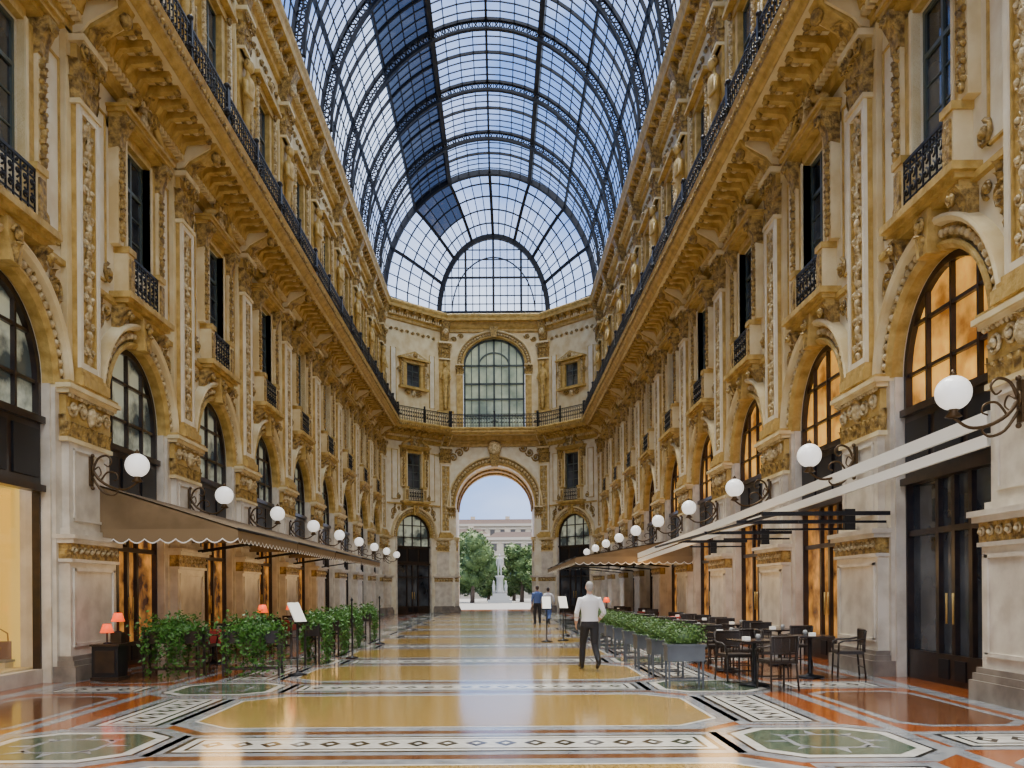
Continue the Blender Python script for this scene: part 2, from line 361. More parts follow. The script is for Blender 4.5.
# ------------------------------------------------------------ ironwork, windows, shopfronts
def grille(m,u0,u1,z0,z1,v):
    m.box(u0,u1,v-.02,v+.02,z1-.05,z1,'iron'); m.box(u0,u1,v-.02,v+.02,z0,z0+.04,'iron'); m.box(u0,u1,v-.012,v+.012,z0+.14,z0+.16,'iron'); m.box(u0,u1,v-.012,v+.012,z1-.17,z1-.15,'iron')
    n=max(3,round((u1-u0)/.2)); d=(u1-u0)/n
    for i in range(n+1):
        u=u0+d*i; m.box(u-.014,u+.014,v-.012,v+.012,z0,z1,'iron')
        if i<n:
            c=u+d/2; h=z1-z0
            m.spiral(c,z0+h*.35,v,d*.42,'iron',1.2,1,pi/2,.02,8); m.spiral(c,z0+h*.65,v,d*.42,'iron',1.2,-1,-pi/2,.02,8)
            m.sph((c,v,z1-.1),.035,'iron',5,3)
RV=1.3
def rail_mesh(L,name):
    m=MB(); grille(m,-L/2,L/2,12.87,13.98,RV)
    for sg in (-1,0,1):
        u=sg*(L/2-.05); m.box(u-.05,u+.05,RV-.05,RV+.05,12.86,14.08,'iron'); m.sph((u,RV,14.16),.08,'iron',8,5)
        m.spiral(u-.16,13.3,RV+.06,.13,'iron',1.3,1,0,.025,8); m.spiral(u+.16,13.3,RV+.06,.13,'iron',1.3,-1,pi,.025,8)
    return m.mesh(name,True)
RAIL=rail_mesh(B,'railing')
def upwin(z0=8.65,z1=11.0,gr=True,h=.62):
    m=MB(); m.box(-h,h,-.12,-.08,z0,z1,'glass_dark')
    for u in (-h+.04,0,h-.04): m.box(u-.035,u+.035,-.09,-.04,z0,z1,'window_frame_green')
    for z in (z0+.04,z0+(z1-z0)*.68,z1-.04): m.box(-h,h,-.09,-.04,z-.035,z+.035,'window_frame_green')
    for z in (z0+(z1-z0)*.25,z0+(z1-z0)*.47): m.box(-h,h,-.09,-.06,z-.015,z+.015,'window_frame_green')
    if gr: grille(m,-.64,.64,7.8,8.6,.28)
    return m.mesh('window',True)
UPW=upwin(); ATW=upwin(15.0,18.8,False,.66); ATSW=upwin(16.1,17.9,False)
def shop(fan,pane,kind='door'):
    m=MB(); R=1.54; HS=5.35; n=20; v=-.22
    pts=[(-R*math.cos(pi*i/n),HS+R*math.sin(pi*i/n)) for i in range(n+1)]
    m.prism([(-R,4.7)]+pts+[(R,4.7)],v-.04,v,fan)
    m.ring((0,HS),[(R-.12,v),(R-.12,v+.1),(R,v+.1)],'wood_dark')
    for u in (-.78,0,.78):
        zt=HS+math.sqrt(R*R-u*u)-.05; m.box(u-.03,u+.03,v,v+.08,4.7,zt,'wood_dark')
    for z in (HS+.0,6.15): 
        hw=R if z<=HS else math.sqrt(R*R-(z-HS)**2); m.box(-hw,hw,v,v+.07,z-.03,z+.03,'wood_dark')
    for sg in (-1,1): m.box(sg*(R-.06)-.06,sg*(R-.06)+.06,v,v+.12,4.7,HS,'wood_dark')
    m.box(-R,R,v-.04,v+.10,3.45,4.72,'wood_dark'); m.box(-R,R,v,v+.2,4.62,4.74,'wood_dark'); m.box(-R,R,v,v+.2,3.4,3.52,'wood_dark')
    for i in range(3): m.box(-R+.15+i*1.0,-R+.95+i*1.0,v+.10,v+.14,3.65,4.5,'iron')
    for u in (-R+.04,R-.04): m.box(u-.04,u+.04,v-.04,v+.1,0,3.45,'wood_dark')
    if kind=='door':
        m.box(-R,R,v-.06,v-.02,0,3.45,pane)
        for u in (-.5,.5,0): m.box(u-.05,u+.05,v-.02,v+.06,0,3.45,'wood_dark')
        m.box(-R,R,v-.02,v+.08,0,.5,'wood_dark'); m.box(-R,R,v-.02,v+.06,2.5,2.6,'wood_dark')
        for sg in (-1,1): m.tube([(sg*.1,v+.12,1.0),(sg*.1,v+.12,1.5)],.018,'stone_gold',6)
        for sg in (-1,1): m.box(sg*.25-.16,sg*.25+.16,v+.08,v+.1,.1,.42,'iron')
    else:
        m.box(-R,R,v-.03,v-.02,.25,3.45,'shop_glass'); m.box(-R,R,v-.06,v+.12,0,.25,'stone_pier')
        for sg in (-1,1):
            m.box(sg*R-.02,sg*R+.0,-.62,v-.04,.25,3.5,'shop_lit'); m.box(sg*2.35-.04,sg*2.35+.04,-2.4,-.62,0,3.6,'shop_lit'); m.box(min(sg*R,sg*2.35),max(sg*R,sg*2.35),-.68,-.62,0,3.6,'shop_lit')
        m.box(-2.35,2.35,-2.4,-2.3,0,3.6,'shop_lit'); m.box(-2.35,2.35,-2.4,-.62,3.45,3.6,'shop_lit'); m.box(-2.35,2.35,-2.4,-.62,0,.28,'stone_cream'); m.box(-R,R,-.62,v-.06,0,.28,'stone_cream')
        m.box(-2.3,2.3,-2.3,-1.9,1.4,1.45,'paper_white'); m.box(-2.3,2.3,-2.3,-1.9,2.3,2.35,'paper_white')
    return m.mesh('shopfront',True)
SH={'dark':shop('glass_blind','glass_dark'),'warmL':shop('glass_blind','shop_warm'),'amberD':shop('glass_amber_glow','glass_dark'),
    'amber':shop('glass_amber_glow','shop_warm'),'lit':shop('glass_blind','shop_warm','display')}
wl=empty('wall_left'); wr=empty('wall_right'); we=empty('wall_back')
wn=[0]; dn=[0]
def win(me,loc,rot):
    wn[0]+=1; inst(me,'window_%d'%wn[0],loc,rot)
def door(me,loc,rot):
    dn[0]+=1; inst(me,'door_%d'%dn[0],loc,rot)
for side,X,rot,par in (('l',XL,-pi/2,wl),('r',XR,pi/2,wr)):
    for y in PIL: inst(PILM,'pilaster',(X,y,0),rot,par)
    for i,y in enumerate(BAYS):
        inst(BAYM,'bay',(X,y,0),rot,par); inst(ATT,'attic_bay',(X,y,0),rot,par); inst(RAIL,'balcony_railing',(X,y,0),rot,par)
        win(UPW,(X,y,0),rot); win(ATW,(X,y,0),rot)
        if side=='l': k='lit' if i<=3 else ('warmL' if i<8 else 'dark')
        else: k='amberD' if i in (0,1,2,3) else ('amber' if i<8 else 'amberD')
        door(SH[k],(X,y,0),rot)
def nrot(a,b):
    d=(Vector(b)-Vector(a)).normalized(); return math.atan2(-d.x,d.y)-pi/2
rots=[nrot(PATH[i],PATH[i+1]) for i in range(5)]
for i in (1,3):
    a,b=PATH[i],PATH[i+1]; rot=rots[i]; L=(Vector(b)-Vector(a)).length
    c=((a[0]+b[0])/2,(a[1]+b[1])/2,0)
    inst(BAYM,'bay',c,rot,we); inst(ATS,'attic_bay',c,rot,we); win(UPW,c,rot); win(ATSW,c,rot); door(SH['dark'],c,rot)
    inst(rail_mesh(L-.83*RV,'railing_chamfer'),'balcony_railing',c,rot,we)
for i in (1,2,3,4):
    p=PATH[i]; r=(Vector((math.cos(rots[i-1]),math.sin(rots[i-1])))+Vector((math.cos(rots[i]),math.sin(rots[i]))))
    inst(PILM,'pilaster',(p[0],p[1]-.05,0),math.atan2(r.y,r.x),we)
m=MB(); W=3.65; WS=18.45
arch_face(m,-W,W,0,12.6,0,2.9,7.6,'stone_pale',.9,30)
archivolt(m,0,7.6,2.9,.6,nb=40)
arch_face(m,-W,W,12.6,21.8,0,2.26,WS,'stone_cream',.6,30)
archivolt(m,0,WS,2.26,.55,nb=36)
for sg in (-1,1):
    m.box(sg*2.9-.06,sg*2.9+.06,-.9,.05,0,7.6,'stone_pale'); m.box(sg*3.15-.2,sg*3.15+.2,0,.2,0,7.2,'stone_pale'); capital(m,.24,.2,6.7,7.6,'carved_gold',sg*3.15,3,.1)
    m.box(sg*2.5-.22,sg*2.5+.22,0,.2,12.8,17.8,'stone_gold'); capital(m,.24,.2,17.5,WS,'carved_gold',sg*2.5,3,.1)
    for q in range(3): m.spiral(sg*(3.0-.45*q),11.0+.32*q,.05,.3,'carved_gold',1.6,sg,0,.06,14)
    for q in range(2): m.spiral(sg*(2.9-.5*q),20.6+.25*q,.05,.22,'carved_gold',1.6,sg,0,.05,14)
m.prism([(-.25,10.35),(.25,10.35),(.4,11.4),(-.4,11.4)],0,.45,'carved_gold'); m.sph((0,.4,11.6),(.5,.25,.5),'carved_cream',10,6)
m.prism([(-.2,WS+2.2),(.2,WS+2.2),(.32,WS+3.1),(-.32,WS+3.1)],0,.4,'carved_gold')
m.obj('portal_facade',(CXE,YC,0),pi,we,True)
m=MB(); R=2.24
pts=[(-R*math.cos(pi*i/24),WS+R*math.sin(pi*i/24)) for i in range(25)]
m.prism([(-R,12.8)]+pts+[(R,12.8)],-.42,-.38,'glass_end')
for u in (-R+.08,-1.1,0,1.1,R-.08): m.box(u-.07,u+.07,-.38,-.25,12.8,WS if abs(u)>2 else WS+math.sqrt(R*R-u*u)-.05,'window_frame_green')
for u in (-1.65,-.55,.55,1.65): m.box(u-.03,u+.03,-.38,-.3,12.8,WS+math.sqrt(R*R-u*u)-.05,'window_frame_green')
for z in (14.2,15.6,16.9,WS): m.box(-R,R,-.38,-.25,z-.07,z+.07,'window_frame_green')
m.ring((0,WS),[(R-.15,-.38),(R-.15,-.25),(R,-.25)],'window_frame_green'); m.ring((0,WS),[(1.05,-.38),(1.05,-.28),(1.15,-.28),(1.15,-.38)],'window_frame_green')
wn[0]+=1; m.obj('window_%d'%wn[0],(CXE,YC,0),pi,None,True)
inst(rail_mesh(7.3-.83*RV,'railing_centre'),'balcony_railing',(CXE,YC,0),pi,we)
m=MB()
for sg in (-1,1): m.box(CXE+sg*3.25-.35,CXE+sg*3.25+.35,YC+.85,YC+6,0,7.7,'stone_pale')
rows=[[(CXE-2.9*math.cos(pi*i/20),y,7.69+3.03*math.sin(pi*i/20)) for i in range(21)] for y in (YC+.85,YC+6)]
m.grid(rows,'stone_cream'); 
for y in (YC+2.4,YC+4.4): 
    rows=[[(CXE-r*math.cos(pi*i/20),y+dy,7.7+r*1.04*math.sin(pi*i/20)) for i in range(21)] for r,dy in ((2.9,-.25),(2.78,-.25),(2.78,.25),(2.9,.25))]; m.grid(rows,'carved_gold')
m.obj('portal_vault',(0,0,0),0,we)
m=MB()
path_sweep(m,[(0,11.72),(.12,11.74),(.12,11.95),(.17,11.98),(.17,12.1),(.32,12.14),(.36,12.3),(.42,12.46)],'stone_gold')
path_sweep(m,[(.42,12.46),(1.15,12.46)],'stone_cream')
path_sweep(m,[(1.15,12.46),(1.20,12.40),(1.26,12.42),(1.30,12.5),(1.40,12.54),(1.40,12.66),(1.46,12.70),(1.5,12.80),(1.44,12.86),(0,12.86)],'stone_gold')
m.obj('trim_1',zm=True)
m=MB()
path_sweep(m,[(0,21.15),(.14,21.2),(.14,21.4),(.24,21.5),(.36,21.74),(.42,21.95),(.74,21.95),(.78,22.15),(.86,22.3),(.88,22.42),(.8,22.5),(.46,22.5),(.44,22.7),(-.1,22.75)],'stone_gold')
m.obj('trim_2',zm=True)
# ------------------------------------------------------------ glass vault
ZS=21.55; VR=7.18; VH=8.3
def vp(a,r=0,y=0,R=VR,H=VH): return (CX-(R-r)*math.cos(a),y,ZS+(H-r)*math.sin(a))
N=32
def bar(m,a,b,w,h,up,mt='steel_vault'):
    a=Vector(a);b=Vector(b);t=(b-a).normalized(); up=Vector(up); up=(up-t*up.dot(t)).normalized(); s=t.cross(up)
    vs=[p+s*sx*w/2+up*sz*h/2 for p in (a,b) for sx,sz in ((-1,-1),(1,-1),(1,1),(-1,1))]
    m.add(vs,[(0,1,5,4),(1,2,6,5),(2,3,7,6),(3,0,4,7)],mt)
def lantern_shade(i): 
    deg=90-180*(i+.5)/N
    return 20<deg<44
m=MB(); A=[pi*i/N for i in range(N+1)]
for i in range(N):
    m.add([vp(A[i],0,0),vp(A[i+1],0,0),vp(A[i+1],0,B),vp(A[i],0,B)],[(0,1,2,3)],'vault_glass_shaded' if lantern_shade(i) else 'vault_glass')
def up(a): return (-math.cos(a),0,math.sin(a))
for i in range(N+1):
    k=(.12,.16) if i%4==0 else (.045,.05)
    if i in (12,20): k=(.26,.34)
    bar(m,vp(A[i],.03,0),vp(A[i],.03,B),k[0],k[1],up(A[i]))
for j in range(8):
    y=B*j/8; w=.05 if j!=4 else .10
    for i in range(N): bar(m,vp(A[i],.03,y),vp(A[i+1],.03,y),w,.05 if j!=4 else .14,up(A[i]))
for i in range(N):
    bar(m,vp(A[i],.05,0),vp(A[i+1],.05,0),.22,.14,up(A[i])); bar(m,vp(A[i],.5,0),vp(A[i+1],.5,0),.2,.11,up(A[i]))
    for q in (0,.5):
        a0=A[i]+q*pi/N; a1=a0+.5*pi/N
        bar(m,vp(a0,.05,0),vp(a1,.5,0),.045,.045,(0,1,0)); bar(m,vp(a0,.5,0),vp(a1,.05,0),.045,.045,(0,1,0))
        bar(m,vp(a0,.05,0),vp(a0,.5,0),.05,.05,(0,1,0))
VM=m.mesh('vault_bay'); ceil=empty('ceiling')
for y in PIL[:-1]: inst(VM,'vault_bay',(0,y,0),0,ceil)
m=MB(); Y0=57.45; Y1=61.4; R2,H2=3.95,5.6
def hp(a,t,r=0): 
    return (CX+(CXE-CX)*t-(VR+(R2-VR)*t-r)*math.cos(a),Y0+(Y1-Y0)*t,ZS+(VH+(H2-VH)*(t**1.25)-r)*math.sin(a))
T=[0,.2,.4,.6,.8,1]
for i in range(N):
    for j in range(5): m.add([hp(A[i],T[j]),hp(A[i+1],T[j]),hp(A[i+1],T[j+1]),hp(A[i],T[j+1])],[(0,1,2,3)],'vault_glass_shaded' if lantern_shade(i) and j<3 else 'vault_glass')
for j in range(6):
    for i in range(N): bar(m,hp(A[i],T[j],.03),hp(A[i+1],T[j],.03),.3 if j in(0,5) else .08,.34 if j in (0,5) else .08,up(A[i]))
for i in range(0,N+1):
    for j in range(5): bar(m,hp(A[i],T[j],.03),hp(A[i],T[j+1],.03),.2 if i%4==0 else .06,.14 if i%4==0 else .06,up(A[i]))
for i in range(N): m.add([hp(A[i],1),hp(A[i+1],1),(hp(A[i+1],1)[0],Y1,ZS),(hp(A[i],1)[0],Y1,ZS)],[(0,1,2,3)],'vault_glass')
for k in range(-7,8):
    u=k*.5; zt=ZS+H2*math.sqrt(max(0,1-(u/R2)**2)); w=.16 if k%4==0 else .06
    m.box(CXE+u-w/2,CXE+u+w/2,Y1-.08,Y1,ZS,zt,'steel_vault')
for z,w in ((.05,.3),(.7,.05),(1.3,.06),(2.0,.05),(2.6,.14),(3.3,.05),(3.9,.06),(4.6,.06)):
    hw=R2*math.sqrt(max(0,1-(z/H2)**2)); m.box(CXE-hw,CXE+hw,Y1-.09,Y1,ZS+z-w/2,ZS+z+w/2,'steel_vault')
for rr in (3.0,):
    for i in range(N): bar(m,(CXE-rr*math.cos(A[i]),Y1-.05,ZS+rr*1.35*math.sin(A[i])),(CXE-rr*math.cos(A[i+1]),Y1-.05,ZS+rr*1.35*math.sin(A[i+1])),.08,.08,(0,1,0))
m.obj('vault_hip',(0,0,0),0,ceil)
# ------------------------------------------------------------ floor
m=MB()
def flat(pts,z,mt): m.add([(p[0],p[1],z) for p in pts],[tuple(range(len(pts)))],mt)
def rect(u0,u1,v0,v1,z,mt): flat([(u0,v0),(u1,v0),(u1,v1),(u0,v1)],z,mt)
m.add([(XL-1,-8,0),(XR+1,-8,0),(XR+1,YC+8,0),(XL-1,YC+8,0)],[(0,1,2,3)],'terracotta_mosaic')
def octa(cx,cy,hw,hh,ch,z,mt): flat([(cx-hw+ch,cy-hh),(cx+hw-ch,cy-hh),(cx+hw,cy-hh+ch),(cx+hw,cy+hh-ch),(cx+hw-ch,cy+hh),(cx-hw+ch,cy+hh),(cx-hw,cy+hh-ch),(cx-hw,cy-hh+ch)],z,mt)
def band(u0,u1,v0,v1):
    rect(u0-.16,u1+.16,v0-.16,v1+.16,.0012,'floor_marble_grey'); rect(u0,u1,v0,v1,.002,'floor_black'); rect(u0+.06,u1-.06,v0+.06,v1-.06,.0028,'floor_white')
    rect(u0+.15,u1-.15,v0+.15,v1-.15,.0036,'floor_black'); rect(u0+.19,u1-.19,v0+.19,v1-.19,.0044,'floor_white')
    lu=(u1-u0)>(v1-v0); L=(u1-u0 if lu else v1-v0)-.4; n=int(L/.3); 
    for i in range(n):
        t=(-L/2+L*(i+.5)/n); cx,cy=(u0+u1)/2,(v0+v1)/2
        if lu: cx+=t
        else: cy+=t
        a=.12 if lu else .17; b=.17 if lu else .12
        flat([(cx-a,cy),(cx,cy-b),(cx+a,cy),(cx,cy+b)],.0052,'floor_black')
        flat([(cx-a*.4,cy),(cx,cy-b*.4),(cx+a*.4,cy),(cx,cy+b*.4)],.006,'floor_white')
UC=-.55
for k in range(-3,11):
    cy=8.87+B*k
    if cy>61: continue
    rect(UC-3.0,UC+3.0,cy-1.0,cy+1.0,.0006,'floor_brown')
    band(UC-2.8,UC+2.8,cy-.45,cy+.45)
    pc=cy+B/2
    if pc<YC:
        octa(UC,pc,3.46,1.76,.62,.0012,'floor_marble_grey'); octa(UC,pc,3.22,1.52,.55,.002,'floor_white'); octa(UC,pc,3.17,1.47,.52,.0028,'ochre_mosaic')
    for sg in (-1,1):
        u=UC+sg*3.95
        octa(u,cy,1.08,1.08,.45,.0012,'floor_marble_grey'); octa(u,cy,.90,.90,.37,.0016,'floor_black'); octa(u,cy,.86,.86,.36,.002,'floor_white'); octa(u,cy,.74,.74,.31,.0028,'floor_green'); octa(u,cy,.40,.40,.16,.0036,'floor_marble_grey'); octa(u,cy,.34,.34,.14,.0044,'floor_green')
        for q in range(8):
            a=q*pi/4; flat([(u+.42*math.cos(a-.14),cy+.42*math.sin(a-.14)),(u+.66*math.cos(a),cy+.66*math.sin(a)),(u+.42*math.cos(a+.14),cy+.42*math.sin(a+.14))],.0036,'floor_marble_grey')
        band(u-.42,u+.42,pc-1.3,pc+1.3)
        band(UC+sg*6.0-.75,UC+sg*6.0+.75,cy-.38,cy+.38)
        rect(UC+sg*5.0-.09,UC+sg*5.0+.09,pc-2.2,pc+2.2,.0008,'floor_marble_grey')
        rect(UC+sg*7.1-.15,UC+sg*7.1+.15,cy-B/2,cy+B/2,.0008,'floor_marble_grey')
        octa(UC+sg*6.0,pc,.8,1.7,.3,.0012,'floor_marble_grey'); octa(UC+sg*6.0,pc,.68,1.58,.26,.002,'floor_brown')
m.obj('floor')
m=MB(); m.add([(-80,YC+8,-.02),(80,YC+8,-.02),(80,260,-.02),(-80,260,-.02)],[(0,1,2,3)],'plaza_stone')
m.add([(XL-1,YC+8,-.02),(XL-1,YC+8,0),(XR+1,YC+8,0),(XR+1,YC+8,-.02)],[(0,1,2,3)],'plaza_stone')
m.add([(-60,-60,-.03),(60,-60,-.03),(60,-8,-.03),(-60,-8,-.03)],[(0,1,2,3)],'plaza_stone'); m.obj('ground_plaza')
# ------------------------------------------------------------ wall lamps
def lamp_mesh():
    m=MB(); w='bronze'; m.lathe([(.05,-.12),(.11,-.1),(.05,-.03),(.07,0)],(0,1.15,3.88),w,10)
    m.sph((0,1.15,4.09),.225,'globe_glass',20,12); m.lathe([(.03,0),(.05,.03),(.0,.1)],(0,1.15,4.31),w,8)
    def sm(p,r,n=6):
        P=[Vector(q) for q in p]; out=[]; rr=[]
        for i in range(len(P)-1):
            a,b,c,d=P[max(i-1,0)],P[i],P[i+1],P[min(i+2,len(P)-1)]
            for k in range(4):
                t=k/4; out.append(.5*((2*b)+(c-a)*t+(2*a-5*b+4*c-d)*t*t+(3*b-a-3*c+d)*t**3)); rr.append(r[i]+(r[i+1]-r[i])*t)
        out.append(P[-1]); rr.append(r[-1]); m.tube(out,rr,w,n)
    sm([(0,.3,4.0),(0,.45,3.80),(0,.7,3.66),(0,.95,3.64),(0,1.15,3.77)],[.032,.028,.024,.022,.022])
    sm([(0,.3,4.0),(0,.40,4.22),(0,.56,4.28),(0,.66,4.18),(0,.6,4.07),(0,.52,4.12)],[.026,.024,.02,.018,.015,.012])
    sm([(0,.3,3.85),(0,.48,3.6),(0,.68,3.52),(0,.78,3.60),(0,.7,3.66)],[.024,.022,.018,.015,.012])
    sm([(0,.45,3.8),(0,.58,3.96),(0,.74,3.94),(0,.78,3.84),(0,.7,3.80)],[.02,.018,.015,.013,.011])
    for sg in (-1,1): sm([(0,.32,4.0),(sg*.12,.36,4.08),(sg*.17,.38,3.96),(sg*.09,.36,3.88)],[.016,.015,.014,.012],5)
    m.box(-.06,.06,.24,.29,3.7,4.25,w); m.sph((0,.3,4.28),.04,w,8,5); m.sph((0,.3,3.66),.04,w,8,5)
    return m.mesh('wall_lamp')
LM=lamp_mesh()
for y in PIL[2:]:
    inst(LM,'wall_lamp',(XL,y,-.06),-pi/2); inst(LM,'wall_lamp',(XR-.05,y,.04),pi/2)
# ------------------------------------------------------------ awnings
def awning(name,xw,xf,y0,y1,zw,zf,n):
    m=MB(); d=(y1-y0)/n
    def val(a,b):
        a=Vector(a);b=Vector(b);L=(b-a).length;k=max(3,int(L/.28))*6; rows=[[],[]]
        for i in range(k+1):
            p=a.lerp(b,i/k); s=abs(math.sin(pi*i/6)); rows[0].append(p); rows[1].append(p+Vector((0,0,-.18-.08*s)))
        m.grid(rows,'awning_edge'); 
        r2=[[p for p in rows[1]],[p+Vector((0,0,-.025)) for p in rows[1]]]; m.grid(r2,'awning_cream')
    for i in range(n):
        a=y0+d*i+.04;b=y0+d*(i+1)-.04
        m.add([(xw,a,zw),(xf,a,zf),(xf,b,zf),(xw,b,zw),(xw,a,zw-.03),(xf,a,zf-.03),(xf,b,zf-.03),(xw,b,zw-.03)],[(0,1,2,3),(7,6,5,4),(0,4,5,1),(3,2,6,7)],'awning_tan')
        m.add([(xw,a,zw),(xf,a,zf),(xw,a,zf)],[(0,1,2)],'awning_tan'); 
        val((xf,a,zf),(xf,b,zf)); 
        if i==0: val((xw,a,zf),(xf,a,zf))
        for y in (a+.1,b-.1):
            m.tube([(xw,y,zf-.25),((xw+xf)/2,y,zf-.05),(xf,y,zf-.02)],.025,'iron',6)
        m.tube([(xf,a,zf-.01),(xf,b,zf-.01)],.03,'iron',6)
    m.obj(name)
awning('awning',-7.85,-5.1,16.6,36.5,3.72,2.84,4)
awning('awning',6.85,2.7,30,47,3.45,2.75,4)
m=MB()
for (z0,z1,t0,t1) in ((4.06,2.86,.2,.16),(3.74,2.66,.17,.12)):
    x0,x1=6.85,4.9
    m.add([(x0,11.9,z0),(x0,11.9,z0-t0),(x1,30,z1-t1),(x1,30,z1),(x0+.05,11.9,z0+.01),(x0+.05,11.9,z0-t0),(x1+.05,30,z1-t1),(x1+.05,30,z1+.01)],[(0,1,2,3),(7,6,5,4),(0,3,7,4),(1,5,6,2)],'awning_cream')
for y in (14.6,16.4,19.5,23):
    m.box(4.5+(y-14)*.04,6.72,y-.03,y+.03,2.84,2.91,'iron'); m.box(5.2,6.72,y+.12,y+.16,2.72,2.76,'iron')
m.box(4.77,4.83,14.6,26,2.85,2.9,'iron')
for y in (16.25,21.4,26.55): m.box(6.6,6.8,y-.06,y+.06,2.7,3.1,'iron')
m.obj('awning_frame')
# ------------------------------------------------------------ furniture
def chair_mesh():
    m=MB(); r='rattan'
    for sx in (-1,1):
        m.tube([(sx*.23,-.22,0),(sx*.22,-.20,.44)],.016,r,6); m.tube([(sx*.23,.25,0),(sx*.21,.21,.44),(sx*.23,.26,.84)],.016,r,6)
        m.tube([(sx*.22,-.2,.44),(sx*.26,-.2,.62),(sx*.27,-.12,.66),(sx*.27,.1,.67),(sx*.24,.25,.70)],.017,r,6)
    m.box(-.235,.235,-.23,.225,.42,.46,r); m.box(-.22,.22,-.21,.2,.46,.475,r)
    back=[(.23*math.sin(a),.22+.05*math.cos(a)) for a in [(-1.5+3*i/10) for i in range(11)]]
    m.tube([(x,y,.84) for x,y in back],.02,r,6); m.tube([(x,y,.58) for x,y in back],.014,r,6)
    m.grid([[(x,y,z) for x,y in back] for z in (.60,.82)],r); m.grid([[(x,y-.012,z) for x,y in back] for z in (.60,.82)],r)
    for x,y in back[::2]: m.tube([(x*.95,y,.46),(x,y,.84)],.009,r,5)
    m.box(-.22,.22,-.21,-.19,.18,.2,r); m.box(-.22,.22,.22,.24,.18,.2,r)
    return m.mesh('dining_chair')
CH=chair_mesh()
def table_mesh(top):
    m=MB(); m.lathe([(.24,0),(.24,.02),(.06,.05),(.035,.1),(.035,.68),(.08,.71)],(0,0,0),'iron',14)
    m.box(-.34,.34,-.34,.34,.715,.745,top); 
    if top=='red_cloth':
        for a,b,c,d in ((-.35,-.34,-.35,.35),(.34,.35,-.35,.35),(-.35,.35,-.35,-.34),(-.35,.35,.34,.35)): m.box(a,b,c,d,.45,.745,top)
    m.lathe([(.03,0),(.045,.05),(.03,.09)],(.1,.05,.745),'marble_white',10); m.box(-.2,-.1,-.05,.05,.745,.80,'paper_white')
    return m.mesh('dining_table')
TB=table_mesh('table_top'); TR=table_mesh('red_cloth')
def setp(x,y,t,a,d=.66):
    inst(t,'dining_table',(x,y,.006),a)
    for q in (0,pi): 
        c=a+q; inst(CH,'dining_chair',(x-d*math.sin(c),y+d*math.cos(c),.006),c+random.uniform(-.12,.12))
for x,y,a in ((4.2,14.0,.25),(5.55,15.2,1.5),(4.4,16.4,.1),(5.8,17.6,.15),(4.35,18.9,0),(5.7,20.3,.1),(4.4,21.4,0),(5.7,23,0),(4.3,23.8,0)): setp(x,y,TB,a)
for x,y in ((5.6,26),(4.2,26.8),(4.3,31),(5.6,32),(4.0,34),(5.2,36)): setp(x,y,TR,0)
for x,y in ((-6.4,19),(-6.3,22),(-6.4,25),(-6.3,28.5),(-6.3,32)): setp(x,y,TR,0)
def leaves(m,n,fn,s,mt):
    for _ in range(n):
        p=Vector(fn()); d=Vector((random.gauss(0,1),random.gauss(0,1),random.gauss(0,.7))).normalized(); e=d.cross(Vector((random.gauss(0,1),random.gauss(0,1),random.gauss(0,1)))).normalized()
        q=s*random.uniform(.7,1.3); m.add([p-d*q,p+e*q*.5,p+d*q,p-e*q*.5],[(0,1,2,3)],mt)
def hedge_mesh():
    m=MB(); m.box(-.3,.3,-.2,.2,.42,.68,'zinc'); m.box(-.32,.32,-.22,.22,.66,.70,'zinc')
    for x in (-.27,.27):
        for y in (-.17,.17): m.box(x-.015,x+.015,y-.015,y+.015,0,.44,'zinc')
    m.box(-.28,.28,-.18,-.16,.1,.12,'zinc'); m.box(-.28,.28,.16,.18,.1,.12,'zinc')
    m.sph((0,0,.80),(.27,.17,.15),'leaf_hedge',10,6)
    leaves(m,1700,lambda:(random.gauss(0,.13)*1.2,random.gauss(0,.09)*1.1,.72+.30*random.random()**.8) if random.random()<.5 else (random.uniform(-.30,.30),random.uniform(-.19,.19),.69+.24*random.random()),.024,'leaf_hedge'); return m.mesh('hedge_planter')
HM=hedge_mesh()
for i in range(10): inst(HM,'hedge_planter',(3.02-.01*i,13.9+i*1.5,.006),random.uniform(-.06,.06))
def ivy_mesh():
    m=MB(); m.box(-.5,.5,-.16,.16,.62,.85,'wood_dark')
    for x in (-.52,.52):
        for y in (-.15,.15): m.box(x-.02,x+.02,y-.02,y+.02,0,.9,'wood_dark')
    m.box(-.52,.52,-.15,-.13,.12,.15,'wood_dark'); m.box(-.52,.52,.13,.15,.12,.15,'wood_dark')
    st=[(random.uniform(-.55,.55),random.uniform(.25,.95)) for _ in range(26)]
    def f():
        if random.random()<.45: return (random.gauss(0,.28),random.gauss(0,.12),.92+random.gauss(0,.11))
        x,l=random.choice(st); t=random.random(); return (x+random.gauss(0,.045),random.choice((-1,1))*(.17+.07*math.sin(t*3))+random.gauss(0,.02),.92-l*t)
    m.sph((0,0,.88),(.48,.16,.14),'leaf_green',10,6); leaves(m,2600,f,.042,'leaf_green')
    for x,l in st[:14]: m.tube([(x,-.17,.88),(x,-.22,.7),(x,-.19,.92-l*.9)],.006,'bark',4)
    return m.mesh('ivy_planter')
IV=ivy_mesh()
for x,y,a in ((-6.2,16.2,0),(-4.7,16.2,.05),(-4.05,18.9,pi/2),(-4.1,21.4,pi/2),(-4.2,24,pi/2),(-4.25,27.5,pi/2)): inst(IV,'ivy_planter',(x,y,.006),a)
